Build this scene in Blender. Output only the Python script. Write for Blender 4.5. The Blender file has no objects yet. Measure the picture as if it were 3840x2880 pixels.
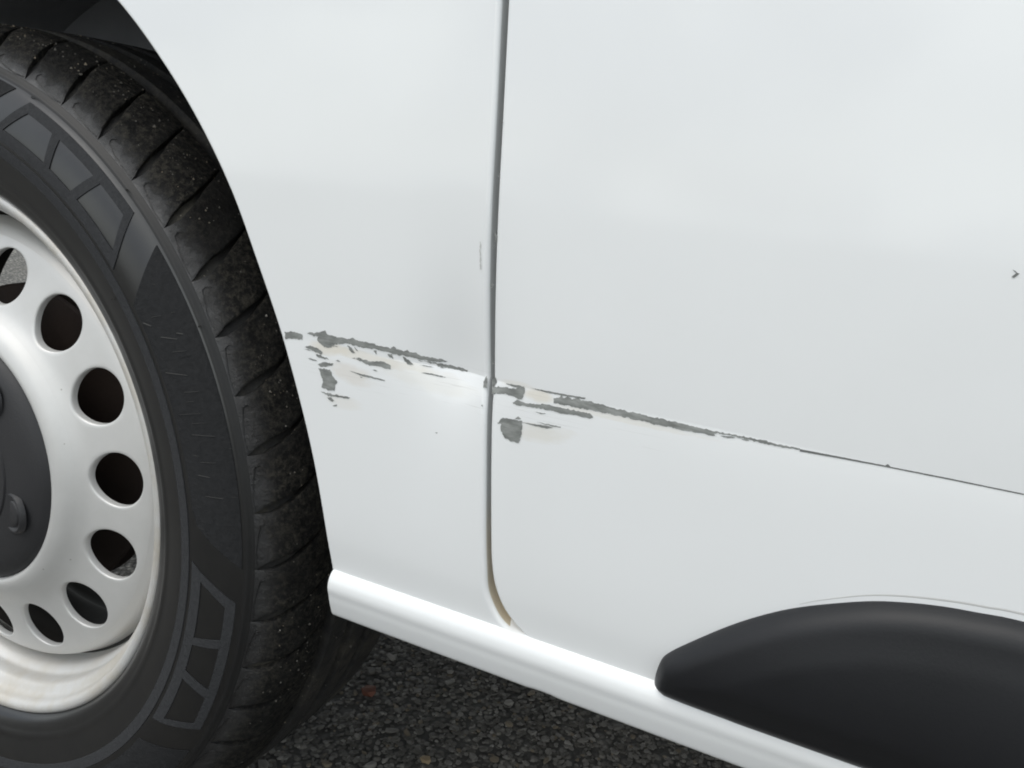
import bpy, bmesh, math, random
from mathutils import Vector, Matrix, noise

# ------------------------------------------------------------------ camera, sky, sun, exposure
scene = bpy.context.scene
Z0 = .303                                   # height of the wheel axle above the ground; all body heights are given from the axle

PITCH, YAW, ROLL = 0.25585, 0.45866, 0.08747
fw = Vector((-math.sin(YAW)*math.cos(PITCH), math.cos(YAW)*math.cos(PITCH), -math.sin(PITCH)))
rt = fw.cross(Vector((0, 0, 1))).normalized(); up = rt.cross(fw)
c, s = math.cos(ROLL), math.sin(ROLL)
rt, up = c*rt+s*up, -s*rt+c*up
cam = bpy.data.cameras.new('camera'); camera = bpy.data.objects.new('camera', cam)
scene.collection.objects.link(camera); scene.camera = camera
camera.matrix_world = Matrix(((rt.x, up.x, -fw.x, .62654), (rt.y, up.y, -fw.y, -.38044), (rt.z, up.z, -fw.z, .25151+Z0), (0, 0, 0, 1)))
cam.sensor_width = 36; cam.lens = 31.875; cam.clip_start = .01; cam.clip_end = 500

SUN_EL, SUN_AZ = math.radians(58), math.radians(200)      # azimuth: from -y, a little to the right
world = bpy.data.worlds.new('World'); scene.world = world; world.use_nodes = True
wn = world.node_tree; wn.nodes.clear()
def wnode(t, **kw):
    n = wn.nodes.new(t)
    for k, v in kw.items(): setattr(n, k, v)
    return n
sky = wnode('ShaderNodeTexSky', sky_type='NISHITA', sun_disc=False)
sky.sun_elevation = SUN_EL; sky.sun_rotation = SUN_AZ; sky.air_density = 1.0; sky.dust_density = 4.0; sky.ozone_density = 1.0
tc = wnode('ShaderNodeTexCoord'); mp = wnode('ShaderNodeMapping'); mp.inputs['Scale'].default_value = (1, 1, 2.2)
nz = wnode('ShaderNodeTexNoise'); nz.inputs['Scale'].default_value = 1.7; nz.inputs['Detail'].default_value = 5; nz.inputs['Roughness'].default_value = .55
rp = wnode('ShaderNodeValToRGB'); rp.color_ramp.elements[0].position = .34; rp.color_ramp.elements[0].color = (.35, .35, .35, 1)
rp.color_ramp.elements[1].position = .62; rp.color_ramp.elements[1].color = (1, 1, 1, 1)
n2 = wnode('ShaderNodeTexNoise'); n2.inputs['Scale'].default_value = 3.6; n2.inputs['Detail'].default_value = 5; L0 = wn.links.new; L0(tc.outputs['Generated'], n2.inputs['Vector'])
cl = wnode('ShaderNodeValToRGB'); L0(n2.outputs['Fac'], cl.inputs[0])              # cloud cover: grey-violet bellies, white thin places
cl.color_ramp.elements[0].position = .43; cl.color_ramp.elements[0].color = (4.6, 5.15, 6.0, 1)
cl.color_ramp.elements[1].position = .57; cl.color_ramp.elements[1].color = (14.4, 15.1, 14.6, 1)
mx = wnode('ShaderNodeMix', data_type='RGBA'); bg = wnode('ShaderNodeBackground'); bg.inputs['Strength'].default_value = .1
wo = wnode('ShaderNodeOutputWorld'); L = wn.links.new
L(tc.outputs['Generated'], mp.inputs['Vector']); L(mp.outputs[0], nz.inputs['Vector']); L(nz.outputs['Fac'], rp.inputs[0])
L(rp.outputs[0], mx.inputs['Factor']); L(sky.outputs[0], mx.inputs['A']); L(cl.outputs[0], mx.inputs['B'])
L(mx.outputs['Result'], bg.inputs['Color']); L(bg.outputs[0], wo.inputs[0])

sl = bpy.data.lights.new('sun', 'SUN'); sl.energy = .8; sl.angle = math.radians(40); sl.color = (1, .97, .93)
sun = bpy.data.objects.new('sun', sl); scene.collection.objects.link(sun)
sd = Vector((math.sin(SUN_AZ)*math.cos(SUN_EL), math.cos(SUN_AZ)*math.cos(SUN_EL), math.sin(SUN_EL)))
sun.rotation_euler = sd.to_track_quat('Z', 'Y').to_euler()
sun.location = sd*10
vs = scene.view_settings; vs.view_transform = 'Standard'; vs.look = 'None'; vs.exposure = .51; vs.gamma = 1; vs.use_curve_mapping = False
scene.cycles.filter_width = 1.9

# ------------------------------------------------------------------ helpers
random.seed(4)
def link(name, me, mat=None, parent=None, smooth=True, auto=None):
    o = bpy.data.objects.new(name, me); scene.collection.objects.link(o)
    if mat and not me.materials: me.materials.append(mat)
    if smooth:
        me.polygons.foreach_set('use_smooth', [True]*len(me.polygons))
        if auto: me.set_sharp_from_angle(angle=math.radians(auto))
    if parent: o.parent = parent
    return o
def mesh(name, verts, faces):
    me = bpy.data.meshes.new(name); me.from_pydata(verts, [], faces); me.update(); return me
def from_bm(name, bm):
    me = bpy.data.meshes.new(name); bm.to_mesh(me); bm.free(); return me
def grid_faces(nr, nc, off=0, flip=False, wrap=False):
    f = []
    for i in range(nr if wrap else nr-1):
        for j in range(nc-1):
            i2 = (i+1) % nr
            a, b, c_, d = off+i*nc+j, off+i*nc+j+1, off+i2*nc+j+1, off+i2*nc+j
            f.append((a, d, c_, b) if flip else (a, b, c_, d))
    return f
def outward(me, ref):
    """make normals point away from the van (towards -y) when ref is None"""
    bm = bmesh.new(); bm.from_mesh(me); bmesh.ops.remove_doubles(bm, verts=bm.verts, dist=2e-6)
    bmesh.ops.recalc_face_normals(bm, faces=bm.faces); bm.normal_update()
    t = sum((f.normal.y*f.calc_area() for f in bm.faces)) if ref is None else -sum((f.normal.dot(f.calc_center_median()-ref)*f.calc_area() for f in bm.faces))
    if t > 0: bmesh.ops.reverse_faces(bm, faces=bm.faces)
    bm.to_mesh(me); bm.free(); me.update(); return me
def herm(pts, x):
    n = len(pts)
    if x <= pts[0][0]: i = 0
    elif x >= pts[-1][0]: i = n-2
    else:
        i = 0
        while x > pts[i+1][0]: i += 1
    def m(k):
        if k == 0: return (pts[1][1]-pts[0][1])/(pts[1][0]-pts[0][0])
        if k == n-1: return (pts[-1][1]-pts[-2][1])/(pts[-1][0]-pts[-2][0])
        return (pts[k+1][1]-pts[k-1][1])/(pts[k+1][0]-pts[k-1][0])
    (a, p), (b, r) = pts[i], pts[i+1]; h = b-a; t = (x-a)/h; t2 = t*t; t3 = t2*t
    return (2*t3-3*t2+1)*p+(t3-2*t2+t)*h*m(i)+(-2*t3+3*t2)*r+(t3-t2)*h*m(i+1)
def lin(pts, x):
    if x <= pts[0][0]: return pts[0][1]
    for (a, p), (b, r) in zip(pts, pts[1:]):
        if x <= b: return p+(r-p)*(x-a)/(b-a)
    return pts[-1][1]
def spline(pts, n):
    """Catmull-Rom through 2-D points, evenly resampled to n points"""
    P = [Vector(p) for p in pts]; P = [2*P[0]-P[1]]+P+[2*P[-1]-P[-2]]; out = []
    for i in range(1, len(P)-2):
        a, b, c_, d = P[i-1:i+3]
        for k in range(16):
            t = k/16
            out.append(.5*((2*b)+(-a+c_)*t+(2*a-5*b+4*c_-d)*t*t+(-a+3*b-3*c_+d)*t**3))
    out.append(P[-2]); return resample(out, n)
def resample(out, n):
    d = [0]
    for a, b in zip(out, out[1:]): d.append(d[-1]+(b-a).length)
    r = []; j = 0
    for k in range(n):
        s_ = d[-1]*k/(n-1)
        while j < len(d)-2 and d[j+1] < s_: j += 1
        t = 0 if d[j+1] == d[j] else (s_-d[j])/(d[j+1]-d[j])
        r.append(out[j].lerp(out[j+1], min(1, max(0, t))))
    return r
def lathe(prof, n=180):
    """profile of (radius, y) turned about the axle (y axis)"""
    v = []
    for i in range(n):
        a = 2*math.pi*i/n; ca, sa = math.cos(a), math.sin(a)
        v += [(r*ca, y, r*sa) for r, y in prof]
    return v, grid_faces(n, len(prof), wrap=True)
def box(bm, x0, x1, y0, y1, z0, z1):
    m = Matrix.Translation(((x0+x1)/2, (y0+y1)/2, (z0+z1)/2)) @ Matrix.Diagonal((x1-x0, y1-y0, z1-z0, 1))
    return bmesh.ops.create_cube(bm, size=1, matrix=m)['verts']
def patch(name, polys, fn, du, dv, rag=0, skirt=0):
    """polygons in a flat (u, v) plane, cut into small cells, then wrapped on a surface by fn(u, v, h)"""
    bm = bmesh.new(); rnd_ = random.Random(len(polys[0]))
    for p in polys:
        pts = []
        for i in range(len(p)):
            a, b = Vector(p[i]), Vector(p[(i+1) % len(p)]); ln = (b-a).length
            k = max(1, int(ln/.0007)) if rag else 1
            for j in range(k):
                q = a.lerp(b, j/k)
                if rag: q = q+Vector((noise.noise(Vector((q.x*600, q.y*600, 1.7))), noise.noise(Vector((q.x*600, q.y*600, 9.1)))))*rag*(.3 if j == 0 else 1)+Vector((rnd_.uniform(-1, 1), rnd_.uniform(-1, 1)))*rag*.55
                pts.append(q)
        vs_ = [bm.verts.new((q.x, q.y, 0)) for q in pts]
        try: bm.faces.new(vs_)
        except ValueError: pass
    us = [v.co.x for v in bm.verts]; vv = [v.co.y for v in bm.verts]
    bmesh.ops.triangulate(bm, faces=bm.faces)
    k = math.ceil(min(us)/du)
    while k*du < max(us):
        bmesh.ops.bisect_plane(bm, geom=bm.verts[:]+bm.edges[:]+bm.faces[:], plane_co=(k*du, 0, 0), plane_no=(1, 0, 0)); k += 1
    k = math.ceil(min(vv)/dv)
    while k*dv < max(vv):
        bmesh.ops.bisect_plane(bm, geom=bm.verts[:]+bm.edges[:]+bm.faces[:], plane_co=(0, k*dv, 0), plane_no=(0, 1, 0)); k += 1
    if skirt:
        ed = [e for e in bm.edges if len(e.link_faces) == 1]
        g = bmesh.ops.extrude_edge_only(bm, edges=ed)['geom']
        for v in [e for e in g if isinstance(e, bmesh.types.BMVert)]: v.co.z = -1
    for v in bm.verts: v.co = fn(v.co.x, v.co.y, v.co.z)
    me = from_bm(name, bm); return me

# ------------------------------------------------------------------ materials
def mat(name, base=(.8, .8, .8), rough=.5, metal=0, coat=0, spec=.5):
    m = bpy.data.materials.new(name); m.use_nodes = True; nt = m.node_tree
    b = nt.nodes['Principled BSDF']; b.inputs['Base Color'].default_value = (*base, 1); b.inputs['Roughness'].default_value = rough
    b.inputs['Metallic'].default_value = metal; b.inputs['Coat Weight'].default_value = coat; b.inputs['Coat Roughness'].default_value = .08
    b.inputs['Specular IOR Level'].default_value = spec
    return m, nt, b
def N(nt, t, ins=None, **kw):
    n = nt.nodes.new(t)
    for k, v in kw.items(): setattr(n, k, v)
    for k, v in (ins or {}).items():
        if isinstance(v, bpy.types.NodeSocket): nt.links.new(v, n.inputs[k])
        else: n.inputs[k].default_value = v
    return n
def ramp(nt, fac, stops):
    n = nt.nodes.new('ShaderNodeValToRGB'); e = n.color_ramp.elements
    while len(e) < len(stops): e.new(.5)
    for el, (p, c_) in zip(e, stops): el.position = p; el.color = (*c_, 1) if len(c_) == 3 else c_
    nt.links.new(fac, n.inputs[0]); return n.outputs[0]
def mixc(nt, fac, a, b):
    n = nt.nodes.new('ShaderNodeMix'); n.data_type = 'RGBA'
    for k, v in (('Factor', fac), ('A', a), ('B', b)):
        if isinstance(v, bpy.types.NodeSocket): nt.links.new(v, n.inputs[k])
        else: n.inputs[k].default_value = v if k == 'Factor' else (*v, 1)
    return n.outputs['Result']
def math_(nt, op, a, b=None, c_=None):
    n = nt.nodes.new('ShaderNodeMath'); n.operation = op
    for i, v in enumerate((a, b, c_)):
        if v is None: continue
        if isinstance(v, bpy.types.NodeSocket): nt.links.new(v, n.inputs[i])
        else: n.inputs[i].default_value = v
    return n.outputs[0]
def coords(nt, scale=(1, 1, 1), loc=(0, 0, 0), rot=(0, 0, 0)):
    t = nt.nodes.new('ShaderNodeTexCoord'); m = nt.nodes.new('ShaderNodeMapping')
    m.inputs['Scale'].default_value = scale; m.inputs['Location'].default_value = loc; m.inputs['Rotation'].default_value = rot
    nt.links.new(t.outputs['Object'], m.inputs['Vector']); return m.outputs[0]
def tex(nt, vec, sc, det=4, rough=.55): return N(nt, 'ShaderNodeTexNoise', {'Vector': vec, 'Scale': sc, 'Detail': det, 'Roughness': rough}).outputs['Fac']
def bump(nt, b, h, strength, dist): b.inputs['Normal'].default_value; nt.links.new(N(nt, 'ShaderNodeBump', {'Height': h, 'Strength': strength, 'Distance': dist}).outputs[0], b.inputs['Normal'])

# white body paint with faint grime, cream scuffing round the scrape and a few specks
def paint(name, stains):
    m, nt, b = mat(name, (.78, .79, .80), .38, 0, 1.0)
    P = coords(nt); col = None
    grime = ramp(nt, tex(nt, P, 9, 5), [(.35, (.769, .782, .784)), (.7, (.787, .80, .806))])
    col = grime
    sx = N(nt, 'ShaderNodeSeparateXYZ', {0: P}); wob = tex(nt, coords(nt, (60, 60, 160)), 1, 5, .6)
    for (x, z, rx, rz, tilt, amt, tone) in stains:
        dx = math_(nt, 'SUBTRACT', sx.outputs[0], x); dz = math_(nt, 'SUBTRACT', sx.outputs[2], z+Z0)
        u = math_(nt, 'DIVIDE', math_(nt, 'MULTIPLY_ADD', dz, tilt, dx), rx); v = math_(nt, 'DIVIDE', math_(nt, 'MULTIPLY_ADD', dx, -tilt, dz), rz)
        d = math_(nt, 'ADD', math_(nt, 'MULTIPLY', u, u), math_(nt, 'MULTIPLY', v, v))
        d = math_(nt, 'ADD', d, math_(nt, 'MULTIPLY_ADD', wob, 2.4, -1.2))
        f = math_(nt, 'MULTIPLY', ramp(nt, d, [(.25, (1, 1, 1)), (1.0, (0, 0, 0))]), amt)
        col = mixc(nt, f, col, tone)
    if stains:      # fine rubbed streaks running along the scrape
        st = ramp(nt, tex(nt, coords(nt, (22, 1, 1500), rot=(0, math.radians(-.6), 0)), 1, 3, .7), [(.60, (0, 0, 0)), (.68, (1, 1, 1))])
        u = math_(nt, 'DIVIDE', math_(nt, 'SUBTRACT', sx.outputs[0], .43), .11); v = math_(nt, 'DIVIDE', math_(nt, 'SUBTRACT', sx.outputs[2], Z0+.140), .013)
        d = math_(nt, 'MULTIPLY_ADD', wob, 1.6, math_(nt, 'ADD', math_(nt, 'MULTIPLY', u, u), math_(nt, 'MULTIPLY', v, v)))
        zone = ramp(nt, math_(nt, 'MULTIPLY', d, .4), [(.35, (1, 1, 1)), (.75, (0, 0, 0))])
        col = mixc(nt, math_(nt, 'MULTIPLY', math_(nt, 'MULTIPLY', st, zone), .45), col, (.40, .39, .36))
    vo = N(nt, 'ShaderNodeTexVoronoi', {'Vector': P, 'Scale': 22.0})
    spk = math_(nt, 'MULTIPLY', math_(nt, 'LESS_THAN', vo.outputs['Distance'], .017), math_(nt, 'GREATER_THAN', N(nt, 'ShaderNodeSeparateColor', {0: vo.outputs['Color']}).outputs[0], .62))
    col = mixc(nt, math_(nt, 'MULTIPLY', spk, .75), col, (.16, .15, .14))
    nt.links.new(col, b.inputs['Base Color'])
    bump(nt, b, tex(nt, P, 6, 2), .25, .006)
    return m
CREAM = (.70, .665, .59)
M_FENDER = paint('fender_paint', [(.352, .148, .014, .004, 0, .75, CREAM), (.380, .1475, .035, .0030, -.02, .6, CREAM), (.368, .138, .016, .006, -.2, .45, (.66, .61, .54)), (.41, .143, .03, .006, -.1, .25, CREAM), (.364, .123, .012, .004, 0, .3, CREAM)])
M_DOOR = paint('door_paint', [(.468, .147, .009, .0035, 0, .8, CREAM), (.471, .131, .018, .005, .1, .5, (.68, .65, .58)), (.455, .150, .012, .002, 0, .4, CREAM), (.51, .1450, .04, .0015, 0, .4, CREAM)])
M_PAINT = paint('sill_paint', [])
def jamb():
    m, nt, b = mat('jamb_paint', (.5, .5, .5), .45)
    P = coords(nt); z = N(nt, 'ShaderNodeSeparateXYZ', {0: P}).outputs[2]
    f = ramp(nt, math_(nt, 'MULTIPLY_ADD', tex(nt, P, 40, 4), .06, math_(nt, 'SUBTRACT', Z0+.10, z)), [(.03, (0, 0, 0)), (.10, (1, 1, 1))])
    nt.links.new(mixc(nt, f, (.50, .51, .51), (.56, .49, .37)), b.inputs['Base Color']); return m
M_JAMB = jamb()
def primer():
    m, nt, b = mat('grey_primer', (.2, .21, .2), .55)
    P = coords(nt); col = ramp(nt, tex(nt, coords(nt, (120, 120, 500)), 1, 5), [(.34, (.14, .147, .14)), (.66, (.28, .29, .278))])
    fl = ramp(nt, tex(nt, coords(nt, (260, 260, 900)), 1, 3, .6), [(.73, (0, 0, 0)), (.77, (1, 1, 1))])
    nt.links.new(mixc(nt, fl, col, (.62, .60, .55)), b.inputs['Base Color']); return m
M_PRIMER = primer()
M_LINE = mat('dirty_scratch', (.13, .135, .13), .6)[0]
M_DUSTY = mat('dusty_rubber', (.075, .074, .070), .8)[0]
M_SHADE_SCUFF = mat('shade_scuff_grey', (.52, .52, .51), .6)[0]  # grey painting the moulding groove's shade; also the pale scuff on the fender
def rubber(name, lo, hi, rough, scale, bmp, spec=.5, dirt=0):
    m, nt, b = mat(name, lo, rough, spec=spec)
    P = coords(nt); n1 = tex(nt, P, scale, 8, .68)
    col = ramp(nt, n1, [(.35, lo), (.72, hi)])
    if dirt:      # road dust and grit worked into the tread
        n2 = tex(nt, coords(nt, (1, 1, 1), (3, 1, 0)), 38, 9, .75); n3 = tex(nt, coords(nt, loc=(7, 2, 4)), 11, 4)
        f = math_(nt, 'MULTIPLY', ramp(nt, n2, [(.46, (0, 0, 0)), (.74, (1, 1, 1))]), ramp(nt, n3, [(.35, (.15, .15, .15)), (.62, (1, 1, 1))]))
        col = mixc(nt, math_(nt, 'MULTIPLY', f, dirt), col, (.13, .115, .085))
        n4 = N(nt, 'ShaderNodeTexVoronoi', {'Vector': P, 'Scale': 330.0}).outputs['Distance']
        g = math_(nt, 'MULTIPLY', math_(nt, 'LESS_THAN', n4, .16), math_(nt, 'GREATER_THAN', n2, .56))
        col = mixc(nt, math_(nt, 'MULTIPLY', g, .7), col, (.2, .18, .15))
        n1 = math_(nt, 'ADD', n1, math_(nt, 'MULTIPLY', n2, .8))
    nt.links.new(col, b.inputs['Base Color']); bump(nt, b, n1, bmp, .002)
    return m
M_RUBBER = rubber('sidewall_rubber', (.007, .007, .0075), (.011, .0108, .0105), .30, 60, .05, .75)
M_BAND = rubber('rim_band_rubber', (.010, .010, .0105), (.014, .0138, .0135), .5, 60, .08, .4)
M_RUBBER_TEXTURED = rubber('textured_rubber', (.034, .035, .037), (.046, .047, .050), .95, 400, .4, .15)
M_PANEL = rubber('knurled_rubber', (.017, .0175, .0185), (.026, .0265, .028), .9, 300, .5, .2)
def add_scuffs(m):     # short pale rub marks on the textured panel
    nt = m.node_tree; b = nt.nodes['Principled BSDF']; src = b.inputs['Base Color'].links[0].from_socket
    f = ramp(nt, tex(nt, coords(nt, (70, 40, 800)), 1, 4, .7), [(.66, (0, 0, 0)), (.74, (1, 1, 1))])
    nt.links.new(mixc(nt, math_(nt, 'MULTIPLY', f, .55), src, (.10, .098, .09)), b.inputs['Base Color'])
add_scuffs(M_PANEL)
M_TREAD = rubber('tread_rubber', (.012, .012, .013), (.030, .029, .027), .7, 120, .8, .35, .6)
def block_mat():       # clean sidewall rubber below, dusty grey-brown running surface above
    m, nt, b = mat('shoulder_rubber', (.01, .01, .01), .4, spec=.9)
    P = coords(nt); y = N(nt, 'ShaderNodeSeparateXYZ', {0: P}).outputs[1]; inf = N(nt, 'ShaderNodeObjectInfo').outputs['Random']
    Q = N(nt, 'ShaderNodeVectorMath', {0: P, 1: N(nt, 'ShaderNodeCombineXYZ', {0: math_(nt, 'MULTIPLY', inf, 9.0), 1: 0.0, 2: inf}).outputs[0]}).outputs[0]
    n1 = tex(nt, Q, 55, 8, .7); n2 = tex(nt, Q, 260, 6, .8); n3 = tex(nt, Q, 14, 3)
    run = ramp(nt, math_(nt, 'MULTIPLY_ADD', n1, .014, y), [(.0065, (0, 0, 0)), (.0135, (1, 1, 1))])
    dirt = math_(nt, 'MULTIPLY', ramp(nt, n2, [(.45, (0, 0, 0)), (.66, (1, 1, 1))]), ramp(nt, n3, [(.32, (.25, .25, .25)), (.62, (1, 1, 1))]))
    worn = mixc(nt, math_(nt, 'MULTIPLY', dirt, .85), ramp(nt, n1, [(.35, (.009, .009, .0095)), (.7, (.028, .0275, .0265))]), (.115, .105, .085))
    nt.links.new(mixc(nt, run, (.010, .010, .011), worn), b.inputs['Base Color'])
    nt.links.new(math_(nt, 'MULTIPLY_ADD', run, .48, .38), b.inputs['Roughness'])
    nt.links.new(math_(nt, 'MULTIPLY_ADD', run, -.6, .72), b.inputs['Specular IOR Level'])
    bump(nt, b, math_(nt, 'MULTIPLY', n2, math_(nt, 'MULTIPLY_ADD', run, .9, .1)), 1.0, .005); return m
M_BLOCK = block_mat()
def silver():
    m, nt, b = mat('silver_wheel_paint', (.6, .6, .6), .48, .38)
    P = coords(nt); sp = N(nt, 'ShaderNodeSeparateXYZ', {0: P})
    r = math_(nt, 'SQRT', math_(nt, 'ADD', math_(nt, 'MULTIPLY', sp.outputs[0], sp.outputs[0]), math_(nt, 'MULTIPLY', sp.outputs[2], sp.outputs[2])))
    n = tex(nt, P, 26, 6, .65)
    col = ramp(nt, n, [(.3, (.60, .597, .585)), (.7, (.655, .652, .642))])
    f = math_(nt, 'MULTIPLY', ramp(nt, r, [(.160, (0, 0, 0)), (.186, (1, 1, 1))]), ramp(nt, n, [(.4, (0, 0, 0)), (.75, (.75, .75, .75))]))
    col = mixc(nt, f, col, (.44, .38, .28))
    n2 = N(nt, 'ShaderNodeTexVoronoi', {'Vector': P, 'Scale': 60.0}).outputs['Distance']
    col = mixc(nt, math_(nt, 'MULTIPLY', math_(nt, 'LESS_THAN', n2, .035), .6), col, (.2, .18, .15))
    nt.links.new(col, b.inputs['Base Color']); return m
M_SILVER = silver()
def plastic(name, base, rough, sc, bmp):
    m, nt, b = mat(name, base, rough, spec=.38)
    P = coords(nt); n = tex(nt, P, 12, 5)
    nt.links.new(ramp(nt, n, [(.3, tuple(v*.88 for v in base)), (.7, tuple(v*1.15 for v in base))]), b.inputs['Base Color'])
    bump(nt, b, tex(nt, P, sc, 2), bmp, .001); return m
M_CAP = plastic('black_cap_plastic', (.028, .028, .030), .5, 700, .15)
M_MOULDING = plastic('black_moulding_plastic', (.010, .0105, .0125), .48, 900, .05)
M_LINER = plastic('liner_plastic', (.24, .245, .26), .85, 300, .2)
M_UNDER = plastic('underbody_coating', (.02, .02, .02), .85, 200, .3)
M_DUST = plastic('brake_dust', (.03, .027, .024), .8, 200, .3)
M_BRAKE = plastic('rusty_iron', (.03, .02, .016), .7, 200, .3)
def asphalt():
    m, nt, b = mat('asphalt', (.06, .06, .06), .85)
    P = coords(nt); vo = N(nt, 'ShaderNodeTexVoronoi', {'Vector': P, 'Scale': 120.0}); cv = N(nt, 'ShaderNodeSeparateColor', {0: vo.outputs['Color']}).outputs[0]
    stone = ramp(nt, cv, [(.2, (.10, .095, .085)), (.7, (.21, .20, .18)), (1.0, (.36, .34, .30))])
    col = mixc(nt, ramp(nt, vo.outputs['Distance'], [(.35, (0, 0, 0)), (.55, (1, 1, 1))]), stone, (.05, .047, .043))
    col = mixc(nt, math_(nt, 'MULTIPLY', tex(nt, P, 5, 5), .35), col, (.07, .065, .055))
    nt.links.new(col, b.inputs['Base Color'])
    bump(nt, b, math_(nt, 'SUBTRACT', 1.0, vo.outputs['Distance']), .8, .006); return m
M_ASPHALT = asphalt()
def stone_mat(name, c1, c2):
    m, nt, b = mat(name, c1, .75)
    nt.links.new(ramp(nt, tex(nt, coords(nt), 130, 6, .6), [(.3, c1), (.7, c2)]), b.inputs['Base Color']); return m
STONES = [stone_mat('dark_stone', (.066, .062, .055), (.125, .117, .102)), stone_mat('grey_stone', (.125, .118, .107), (.20, .19, .172)), stone_mat('pale_stone', (.19, .18, .16), (.30, .285, .26)), stone_mat('brown_stone', (.12, .10, .07), (.20, .165, .12))]
M_BRICK = stone_mat('brick_red', (.10, .035, .02), (.17, .06, .035)); M_TAN = stone_mat('tan_stone', (.2, .15, .09), (.34, .26, .16))

# ------------------------------------------------------------------ the ground
g = 40.0
ground = link('ground', mesh('ground', [(-g, -g, 0), (g, -g, 0), (g, g, 0), (-g, g, 0)], [(0, 1, 2, 3)]), M_ASPHALT)
ground['kind'] = 'structure'; ground['label'] = 'coarse dark asphalt ground with stone chippings under the van'
ground['category'] = 'ground'

def stone_mesh(name, seed, rough=.28):
    rnd = random.Random(seed); bm = bmesh.new(); bmesh.ops.create_icosphere(bm, subdivisions=1, radius=.5)
    for v in bm.verts: v.co *= 1+rnd.uniform(-rough, rough)
    for v in bm.verts: v.co.z = max(-.2, min(.24, v.co.z*.8))
    return from_bm(name, bm)
def keep_out(x, y): return abs(x) < .13 and -.01 < y < .165
shapes = [[stone_mesh('stone', k*7+j) for k in range(5)] for j in range(4)]
for j in range(4):
    for me in shapes[j]: me.materials.append(STONES[j])
rnd = random.Random(11); placed = []
def spot(x0, x1, y0, y1, rad, tries=60):
    for _ in range(tries):
        x, y = rnd.uniform(x0, x1), rnd.uniform(y0, y1)
        if keep_out(x, y): continue
        if all((x-a)**2+(y-b)**2 > ((rad+r)*.46)**2 for a, b, r in placed): return x, y
    return None
for k in range(300):
    d = rnd.uniform(.0065, .0125); p = spot(.03, .56, .10, .47, d)
    if not p: continue
    placed.append((*p, d)); j = rnd.choices((0, 1, 2, 3), (.36, .40, .14, .10))[0]
    o = bpy.data.objects.new('stone', rnd.choice(shapes[j])); scene.collection.objects.link(o); o.parent = ground
    o.location = (*p, d*.05); o.rotation_euler = (rnd.uniform(-.25, .25), rnd.uniform(-.25, .25), rnd.uniform(0, 6.28)); o.scale = (d*rnd.uniform(.8, 1.25), d*rnd.uniform(.6, .95), d*rnd.uniform(.6, .9))
# the finer chippings, too many to count
V = []; F = []; MI = []
src = []
for j in range(4):
    for me in shapes[j][:3]: src.append((j, [v.co.copy() for v in me.vertices], [tuple(p.vertices) for p in me.polygons]))
for k in range(22000):
    near = k < 13000
    x, y = (rnd.uniform(0, .62), rnd.uniform(.05, .6)) if near else (rnd.uniform(-.8, 1.3), rnd.uniform(-.8, 1.2))
    if keep_out(x, y): continue
    d = rnd.uniform(.0025, .007); j = rnd.choices((0, 1, 2, 3), (.48, .36, .08, .08))[0]
    cand = [q for q in src if q[0] == j]; _, vv, ff = rnd.choice(cand)
    R_ = Matrix.Rotation(rnd.uniform(0, 6.28), 3, 'Z') @ Matrix.Rotation(rnd.uniform(-.4, .4), 3, 'X')
    sc = Vector((d*rnd.uniform(.8, 1.3), d*rnd.uniform(.6, 1), d*rnd.uniform(.5, .9))); o_ = len(V)
    for v in vv: V.append(tuple(R_ @ Vector((v.x*sc.x, v.y*sc.y, v.z*sc.z))+Vector((x, y, d*.02))))
    F += [tuple(i+o_ for i in f) for f in ff]; MI += [j]*len(ff)
me = mesh('chippings', V, F)
for m_ in STONES: me.materials.append(m_)
me.polygons.foreach_set('material_index', MI)
ch = link('chippings', me, smooth=False); ch['kind'] = 'stuff'; ch['label'] = 'small grey stone chippings pressed into the dark asphalt'; ch['category'] = 'gravel'
def loose(name, mt, loc, size, label, cat):
    o = link(name, stone_mesh(name, hash(name) % 97 if False else len(name), .2), mt, smooth=False); o.location = loc; o.scale = size; o['label'] = label; o['category'] = cat
loose('brick_fragment', M_BRICK, (.158, .3006, .003), (.018, .016, .014), 'dull red brick fragment lying on the asphalt beside the tyre', 'stone')
loose('pebble', M_TAN, (.2648, .2415, .004), (.012, .009, .009), 'small tan pebble on the asphalt between the tyre and sill', 'stone')

# ------------------------------------------------------------------ the van
van = bpy.data.objects.new('van', None); scene.collection.objects.link(van)
van['label'] = 'white van with a scraped lower fender and door beside its front wheel'; van['category'] = 'van'

BASE = [(.02, -.0285), (.03, -.0300), (.05, -.0325), (.08, -.0335), (.15, -.0332), (.25, -.0310), (.35, -.0255), (.45, -.0160), (.62, .0080)]
ZC = .1495                                   # height of the pressed crease
def surf(x, z):
    """outer skin of the van's side: y at (x, height above the axle)"""
    k = min(1.0, max(.35, (x-.32)/.08)); d = z-ZC
    b = .0009*(math.exp(-d/.022) if d > 0 else math.exp(d/.012))
    dent = .0058*math.exp(-((x-.424)/.022)**2)*(math.exp(-(d/.036)**1.5) if d > 0 else math.exp(d/.020))
    return herm(BASE, z)+k*b+dent
def skin(x, z, h=0): return (x, surf(x, z)-h, z+Z0)

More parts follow.
